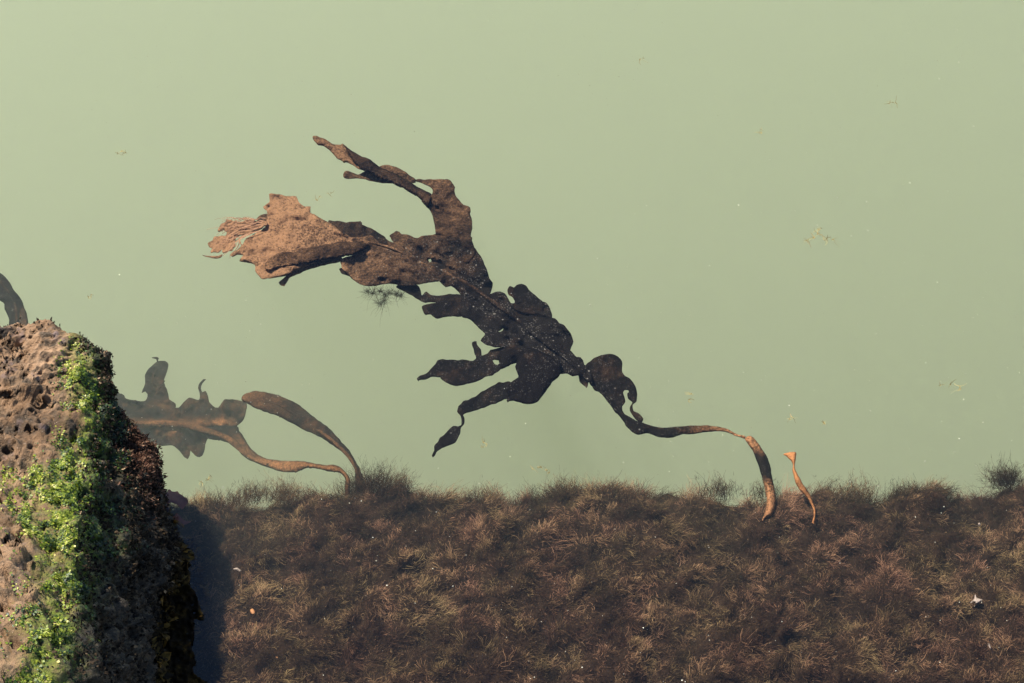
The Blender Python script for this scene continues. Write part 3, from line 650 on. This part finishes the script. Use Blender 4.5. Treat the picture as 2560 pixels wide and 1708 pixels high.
# ------------------------------------------------------------------ the boulder
def ring(z, pts):
    q = np.array(pts, float) * S
    if z > 0: z = z * (.66 + .84 * sst(900, 1450, q[:, 1] / S))          # the crest climbs towards the near end
    return at(q[:, 0], q[:, 1], z + 0 * q[:, 0])
RINGS = [
    ring(-.30, [(-900,1300),(-300,1230),(120,1240),(330,1270),(430,1330),(470,1410),(490,1500),(500,1600),(500,1900),(100,2200),(-900,2200),(-1200,1700)]),
    ring(-.08, [(-850,1150),(-250,1110),(120,1110),(320,1135),(390,1220),(446,1290),(462,1400),(460,1568),(450,1850),(100,2100),(-800,2100),(-1050,1600)]),
    ring(.0, [(-800,1080),(-200,1050),(120,1040),(320,1060),(368,1145),(422,1245),(408,1340),(372,1480),(340,1800),(50,2050),(-800,2050),(-1000,1550)]),
    ring(.05, [(-700,1020),(-180,985),(120,980),(310,1000),(358,1090),(384,1205),(400,1290),(340,1500),(320,1800),(50,2000),(-700,2000),(-900,1500)]),
    ring(.11, [(-650,950),(-150,905),(110,895),(270,935),(330,1030),(334,1130),(346,1250),(300,1420),(280,1750),(20,1950),(-650,1950),(-800,1400)]),
    ring(.19, [(-550,860),(-130,830),(90,818),(200,842),(250,930),(264,1010),(248,1160),(238,1340),(248,1700),(20,2050),(-550,2050),(-700,1300)]),
    ring(.25, [(-450,790),(-140,745),(70,736),(165,775),(214,852),(235,950),(210,1090),(204,1290),(212,1650),(0,2000),(-450,2000),(-550,1250)]),
    ring(.28, [(-380,775),(-130,735),(50,734),(122,762),(164,815),(182,900),(165,1050),(153,1250),(160,1600),(-40,1900),(-380,1900),(-450,1200)]),
    ring(.295, [(-260,830),(-120,790),(0,775),(50,785),(85,830),(95,920),(85,1050),(65,1200),(45,1400),(-80,1550),(-260,1550),(-320,1150)]),
    ring(.30, [(-160,950),(-110,900),(-60,890),(-20,900),(0,950),(5,1000),(0,1080),(-10,1150),(-30,1250),(-80,1300),(-160,1300),(-190,1100)]),
    ring(.303, [(-110,1000),(-100,985),(-90,980),(-80,985),(-70,1000),(-66,1040),(-64,1080),(-66,1120),(-75,1160),(-90,1180),(-105,1170),(-115,1080)]),
    ring(.304, [(-92,1078),(-91,1077),(-90,1076),(-89,1077),(-88,1078),(-88,1079),(-88,1080),(-88,1081),(-89,1082),(-90,1083),(-91,1082),(-92,1080)]),
]
def cat(P, u, closed):
    n = len(P); i = np.floor(u).astype(int); t = (u - i)[:, None]
    if P.ndim == 3: t = t[..., None]
    g = (lambda k: P[k % n]) if closed else (lambda k: P[np.clip(k, 0, n - 1)])
    p0, p1, p2, p3 = g(i - 1), g(i), g(i + 1), g(i + 2)
    return .5 * (2 * p1 + (p2 - p0) * t + (2 * p0 - 5 * p1 + 4 * p2 - p3) * t ** 2 + (3 * p1 - p0 - 3 * p2 + p3) * t ** 3)
def rock():
    NA, NR = 620, 300
    rr = np.stack([cat(r, np.linspace(0, len(r), NA, endpoint=False), True) for r in RINGS])      # rings x NA x 3
    seglen = np.r_[0, np.cumsum(np.linalg.norm(np.diff(rr, axis=0), axis=-1).mean(1))]
    u = np.interp(np.linspace(0, seglen[-1], NR), seglen, np.arange(len(RINGS)))
    # finer sampling where the camera looks
    G_ = cat(rr, u, False)
    V = G_.reshape(-1, 3)
    idx = np.arange(NA * NR).reshape(NR, NA); nx = np.roll(idx, -1, 1)
    F = np.stack([idx[:-1], idx[1:], nx[1:], nx[:-1]], -1).reshape(-1, 4)
    def normals(V):
        Gv = V.reshape(NR, NA, 3)
        a = np.roll(Gv, -1, 1) - np.roll(Gv, 1, 1); b = np.gradient(Gv, axis=0)
        n = np.cross(b, a); n /= (np.linalg.norm(n, axis=-1, keepdims=True) + 1e-12); return n.reshape(-1, 3)
    N = normals(V)
    x, y, z = V.T
    side = sst(.42, .72, N[:, 0])                                 # right-facing stone: its shade is put into the colour along with dark growth
    damp_shade = np.maximum(side, np.clip(sst(.215, .145, z + .25 * np.clip(x + .80, 0, .1) + .02 * vn(x / .05, y / .05, z / .05, 61)), 0, 1))
    d = .016 * fbm(x / .12, y / .12, z / .12, 41, 2) + .010 * fbm(x / .035, y / .035, z / .04, 42, 3) - .006 * np.abs(vn(x / .022, y / .022, z / .022, 45))
    d = d + (.0062 + .0014 * damp_shade) * fbm(x / .012, y / .012, z / .012, 43, 4)
    d = d + .013 * side * vn(x / .055, y / .055, z / .045, 46)
    d = d * sst(NR - 1, NR - 8, np.repeat(np.arange(NR), NA))
    V = V + N * d[:, None]
    N = normals(V)
    P = px(V) / S
    front = ((CAM - V) * N).sum(1) > 0
    pit = np.zeros(len(V))
    for (a, b, r_, dp) in [(18,905,34,.020),(98,925,40,.018),(18,1035,22,.014),(118,773,15,.008),(97,786,11,.006),(142,858,11,.007),(30,1240,40,.018),(70,985,26,.012),(200,1380,22,.012),(15,1400,26,.012),(60,1090,18,.008),(170,1215,26,.010),(40,1480,24,.012)]:
        r_ *= .62; dp *= .6
        e = ((P[:, 0] - a) / r_) ** 2 + ((P[:, 1] - b) / (r_ * .55)) ** 2
        e = e * (1 + .35 * vn(P[:, 0] / (r_ * .6), P[:, 1] / (r_ * .6), 0, int(a)))
        pit = np.maximum(pit, dp * sst(1.25, .45, e))
    # scattered small bore holes
    for q in range(260):
        a, b = rng.uniform(-60, 420), rng.uniform(745, 1580); r_ = rng.uniform(2.5, 7)
        e = ((P[:, 0] - a) / r_) ** 2 + ((P[:, 1] - b) / (r_ * .7)) ** 2
        pit = np.maximum(pit, .006 * sst(1.3, .4, e))
    V = V - N * (pit * front)[:, None]
    # green growth band in the photograph's place along the crest
    cx = np.interp(P[:, 1], [740, 850, 950, 1030, 1100, 1200, 1260, 1330, 1400, 1568], [168, 200, 238, 215, 150, 175, 190, 160, 130, 105])
    cw = np.interp(P[:, 1], [740, 850, 950, 1030, 1100, 1200, 1260, 1330, 1568], [14, 40, 50, 62, 95, 90, 75, 62, 62])
    green = np.exp(-((P[:, 0] - cx) / cw) ** 2) * front
    green = np.clip(green + .35 * vn(P[:, 0] / 35, P[:, 1] / 35, 0, 81) * (green > .12), 0, 1) * (1 - .35 * damp_shade)
    origin = (0, 0, 0)
    root = empty('boulder', (-.85, -.45, -.30), 'pitted tan boulder with green algae on its crest rising from the water at left', 'rock')
    o = link('stone', V, F, MROCK, root, {'damp_shade': damp_shade, 'green': green})
    return root, V, F, N, P, damp_shade, green, front
root, RV, RF, RN, RP, RDAMP_SHADE, RGREEN, RFRONT = rock()

def leaves(name, prob, n, size, mat, kind='stuff', crump=.5, stand=.4, tanf=None, aspect=1.0, label=None):
    """small crumpled fronds rooted on the stone"""
    prob = np.clip(prob, 0, None); prob = prob / prob.sum()
    i = rng.choice(len(RV), n, p=prob)
    P = RV[i] + rng.normal(0, .0015, (n, 3)); N = RN[i]
    m = 4
    t1 = np.cross(N, rng.normal(size=(n, 3))); t1[:, 2] -= .5; t1 -= N * (t1 * N).sum(1, keepdims=True); t1 /= np.linalg.norm(t1, axis=1, keepdims=True)
    t2 = np.cross(N, t1)
    s = size * rng.uniform(.45, 1.25, n) ** 1.0
    g = np.linspace(0, 1, m); U, W = np.meshgrid(g, np.linspace(-.5, .5, m))
    prof = np.sin(np.clip(U * .92 + .10, 0, 1) * math.pi) ** .5
    a = s[:, None, None]; ph = rng.uniform(0, 6.28, (n, 1, 1))
    lift = a * (stand * U[None] * rng.uniform(.2, 1.4, (n, 1, 1)) + crump * .35 * np.sin(W[None] * 7 + U[None] * 5 + ph) * U[None] ** .5) + .0008
    V = P[:, None, None] + t1[:, None, None] * (a * U[None])[..., None] * 1.0 + t2[:, None, None] * (a * aspect * (W * prof)[None] * rng.uniform(.6, 1.3, (n, 1, 1)))[..., None] + N[:, None, None] * lift[..., None]
    idx = np.arange(m * m).reshape(m, m)
    f = np.stack([idx[:-1, :-1], idx[:-1, 1:], idx[1:, 1:], idx[1:, :-1]], -1).reshape(-1, 4)
    F = (np.arange(n)[:, None, None] * m * m + f[None]).reshape(-1, 4)
    tn = tanf(i) if tanf else rng.uniform(0, 1, n)
    o = link(name, V.reshape(-1, 3), F, mat, root, {'tan': np.repeat(np.clip(tn, 0, 1), m * m)})
    if kind: o['kind'] = kind
    if label: o['label'] = label
    return o
MGREEN = m_strand('sea_lettuce', [(0, (.006, .018, .003)), (.30, (.022, .055, .005)), (.55, (.13, .18, .008)), (.8, (.32, .35, .028)), (1, (.55, .48, .16))], .35, .45, .4)
yel = lambda i: rng.normal(.50, .20, len(i)) + .28 * vn(RP[i, 0] / 22, RP[i, 1] / 22, 0, 91) - .50 * sst(-10, 50, RP[i, 0] - np.interp(RP[i, 1], [740, 850, 950, 1100, 1300, 1568], [165, 180, 200, 190, 165, 140]))  # sunlit side of the crest painted yellower, shaded side darker
vis = RFRONT & (RP[:, 0] > -60) & (RP[:, 0] < 480) & (RP[:, 1] < 1640)
cl = sst(.0, .5, fbm(RP[:, 0] / 26, RP[:, 1] / 26, 0, 95, 2))
leaves('green_algae', (RGREEN ** 1.3) * vis * (.03 + cl ** 1.5), 42000, .0032, MGREEN, stand=.05, crump=.35, aspect=.8, tanf=yel, label='crinkled green sea lettuce in patches along the crest')
MCRUST = m_strand('barnacle_crust', [(0, (.003, .0024, .002)), (.5, (.016, .0105, .006)), (.85, (.065, .042, .023)), (1, (.22, .15, .09))], .0, .7, .08)  # crust tones deepened so they also carry the side's shade
leaves('dark_crust', RDAMP_SHADE * vis * (RV[:, 2] > .003) * (.15 + sst(-.4, .4, fbm(RV[:, 0] / .02, RV[:, 1] / .02, RV[:, 2] / .02, 141, 2))), 14000, .0030, MCRUST, stand=.9, crump=.8, tanf=lambda i: rng.normal(.30, .24, len(i)) + .34 * fbm(RV[i, 0] / .03, RV[i, 1] / .03, RV[i, 2] / .03, 131, 2), label='dark knobbly crust on the damp lower side and the shade-darkened face')
redp = np.exp(-(((RP[:, 0] - 318) / 36) ** 2 + ((RP[:, 1] - 1020) / 55) ** 2)) + .5 * np.exp(-(((RP[:, 0] - 345) / 26) ** 2 + ((RP[:, 1] - 1095) / 60) ** 2))
leaves('red_algae', redp * vis, 4500, .0042, MREDTURF, stand=1.0, crump=.8, aspect=.35, tanf=lambda i: rng.normal(.5, .25, len(i)), label='reddish brown fuzz on the shoulder above the waterline')
MBROWN = m_strand('brown_weed', [(0, (.010, .006, .003)), (.6, (.05, .028, .007)), (1, (.16, .09, .02))], .3)
bw = sst(-.16, -.11, RV[:, 2]) * sst(.03, -.005, RV[:, 2]) * (RP[:, 0] > 330) * (RP[:, 1] > 1255)
leaves('brown_weed', bw * RFRONT * (RP[:, 1] < 1680), 6000, .013, MBROWN, stand=.6, crump=.6, aspect=.8, label='dark brown weed hanging from the waterline of the boulder')

def Z1(p): return [(x * .3239, 1200 + y * .3239) for x, y in p]
MFUC = m_kelp('rockweed', (.010, .006, .003), (.11, .058, .012), specks=.15, trans=.2, fuzz=1.0)
sheet('weed_skirt', Z1([(1375,600),(1420,610),(1450,660),(1475,750),(1450,790),(1470,820),(1510,880),(1530,960),(1562,1020),(1560,1052),(1500,1060),(1500,1100),(1480,1100),(1492,1180),(1480,1280),(1490,1350),(1502,1420),(1480,1440),(1490,1490),(1550,1540),(1605,1575),(1640,1750),(1060,1750),(1060,1500),(1080,1340),(1150,1150),(1180,1000),(1230,880),(1270,800),(1320,680)]), lambda x, y: .005 + .004 * vn(x / 9, y / 9, 0, 601), MFUC, root, lambda x, y: np.clip(.22 + .4 * vn(x / 14, y / 14, 0, 602), 0, .7), 3, jag=2.2, ripple=(.003, .003), seed=603, zmax=.016)

# ------------------------------------------------------------------ purple weed and bits on the turf
MPUR = m_kelp('purple_weed', (.32, .125, .10), (.52, .26, .19), specks=0, trans=.45, fuzz=.2, thin=(.34, .15, .14))
def C4(p): return [(380 + x * .14035, 1180 + y * .14035) for x, y in p]
pw = empty('purple_weed', at(420, 1260, -.09), 'translucent purple frilled weed sticking out behind the rock edge', 'seaweed')
sheet('blade', C4([(150,480),(240,400),(300,310),(330,320),(350,345),(400,350),(455,335),(490,385),(545,415),(570,455),(620,475),(640,530),(625,575),(580,620),(535,665),(500,630),(450,580),(390,560),(350,545),(300,560),(290,640),(200,700),(120,600)]), lambda x, y: -.045 + 0 * x, MPUR, pw, lambda x, y: np.clip(.75 - (y - 1240) / 60, .1, .9), 3, jag=.8, ripple=(.004, .003), seed=403, thick=.0006, edge_dark=.5)
pw2 = empty('purple_weed', at(430, 1310, -.07), 'small violet weed scrap tucked under the frilled purple weed at the waterline', 'seaweed')
sheet('blade', C4([(300,760),(370,800),(440,740),(480,775),(520,820),(600,870),(700,880),(640,920),(560,935),(470,900),(380,850),(310,800)]), lambda x, y: -.03 + 0 * x, MPUR, pw2, .25, 3, jag=.8, ripple=(.003, .002), seed=413, thick=.0006)
MYEL = m_kelp('amber_weed', (.10, .045, .006), (.75, .42, .05), specks=0, trans=.4, fuzz=.3, thin=(.6, .3, .03))
aw = empty('amber_weed', at(430, 1305, -.02), 'glossy amber weed sliver shining at the waterline of the rock', 'seaweed')
sheet('blade', C4([(255,785),(290,795),(340,835),(400,850),(470,870),(520,910),(570,950),(565,985),(500,970),(430,930),(360,890),(300,850),(260,815)]), lambda x, y: -.006 + 0 * x, MYEL, aw, lambda x, y: np.clip(.9 - (x - 415) / 50, .3, 1), 3, jag=.6, bulge=.003, bw=6, seed=423)
MSHELL = m_plain('white_shell', (.20, .155, .125), (.36, .29, .24), 200, .5)
MOR = m_plain('orange_shell', (.24, .09, .03), (.40, .20, .08), 200, .6)
def chip(name, poly, z, mat, label, cat, seed=1, bulge=.004):
    p = np.array(poly, float) * S; c = p.mean(0); o = empty(name, at(c[0], c[1], z), label, cat)
    sheet('shell_wall', [tuple(q) for q in p], lambda x, y: z + 0 * x, mat, o, .8, 2.2, jag=.5, bulge=bulge, bw=6, ripple=(.001, .0006), seed=seed, thick=.001)
def sx6(p): return [((1500 + x * .45144) / S, (1000 + y * .45144) / S) for x, y in p]
def sx7(p): return [((400 + x * .42553) / S, (1200 + y * .42553) / S) for x, y in p]
def top(sx, sy): q = at(sx, sy, -.05); return float(ledge_z(q[0], q[1]) + .034)
chip('shell_fragment', sx6([(2050,1125),(2072,1100),(2078,1075),(2088,1095),(2120,1107),(2105,1120),(2085,1127),(2070,1118)]), -.028, MSHELL, 'winged white shell fragment lying on turf near the right edge', 'shell', 1)
chip('shell_fragment', sx6([(2148,1350),(2158,1352),(2168,1372),(2170,1384),(2158,1378),(2150,1362)]), -.024, MSHELL, 'small sliver of white shell low on the right turf, under the winged fragment', 'shell', 2)
chip('shell_fragment', sx7([(430,520),(452,516),(478,532),(470,538),(450,528),(432,528)]), -.035, MSHELL, 'thin white shell sliver on shaded turf near the rock', 'shell', 3)
chip('shell_fragment', sx7([(530,765),(545,755),(562,770),(560,785),(545,792),(532,782)]), -.035, MOR, 'orange shell fragment on dark turf between the rock and the ledge middle', 'shell', 4)
chip('shell_fragment', sx7([(672,1035),(690,1028),(702,1040),(692,1052),(676,1050)]), -.03, MOR, 'dull pinkish shell chip low on the turf, below the orange fragment', 'shell', 5)
chip('shell_fragment', sx6([(2094,684),(2104,680),(2110,692),(2102,700),(2095,696)]), -.05, MSHELL, 'white shell chip high on the turf below the dark bush', 'shell', 6)

# one mussel wedged in the rock edge
mu = empty('mussel', at(408, 1268, .035), 'small blue black mussel wedged into the dark rock edge by the purple weed', 'mussel')
def ellip(name, c, r, mat, parent):
    a, b = np.meshgrid(np.linspace(0, 2 * math.pi, 20, endpoint=False), np.linspace(.06, math.pi - .06, 12))
    k = 1 - .35 * np.cos(b)
    V = np.stack([r[0] * np.sin(b) * np.cos(a) * k, r[1] * np.sin(b) * np.sin(a) * k, r[2] * np.cos(b)], -1).reshape(-1, 3) + np.array(c)
    idx = np.arange(240).reshape(12, 20); nx = np.roll(idx, -1, 1)
    F = np.stack([idx[:-1], idx[1:], nx[1:], nx[:-1]], -1).reshape(-1, 4)
    return link(name, V, F, mat, parent)
ellip('shell_wall', at(408, 1268, .035), (.008, .006, .014), m_plain('mussel_shell', (.004, .005, .010), (.014, .018, .030), 90, .3), mu)
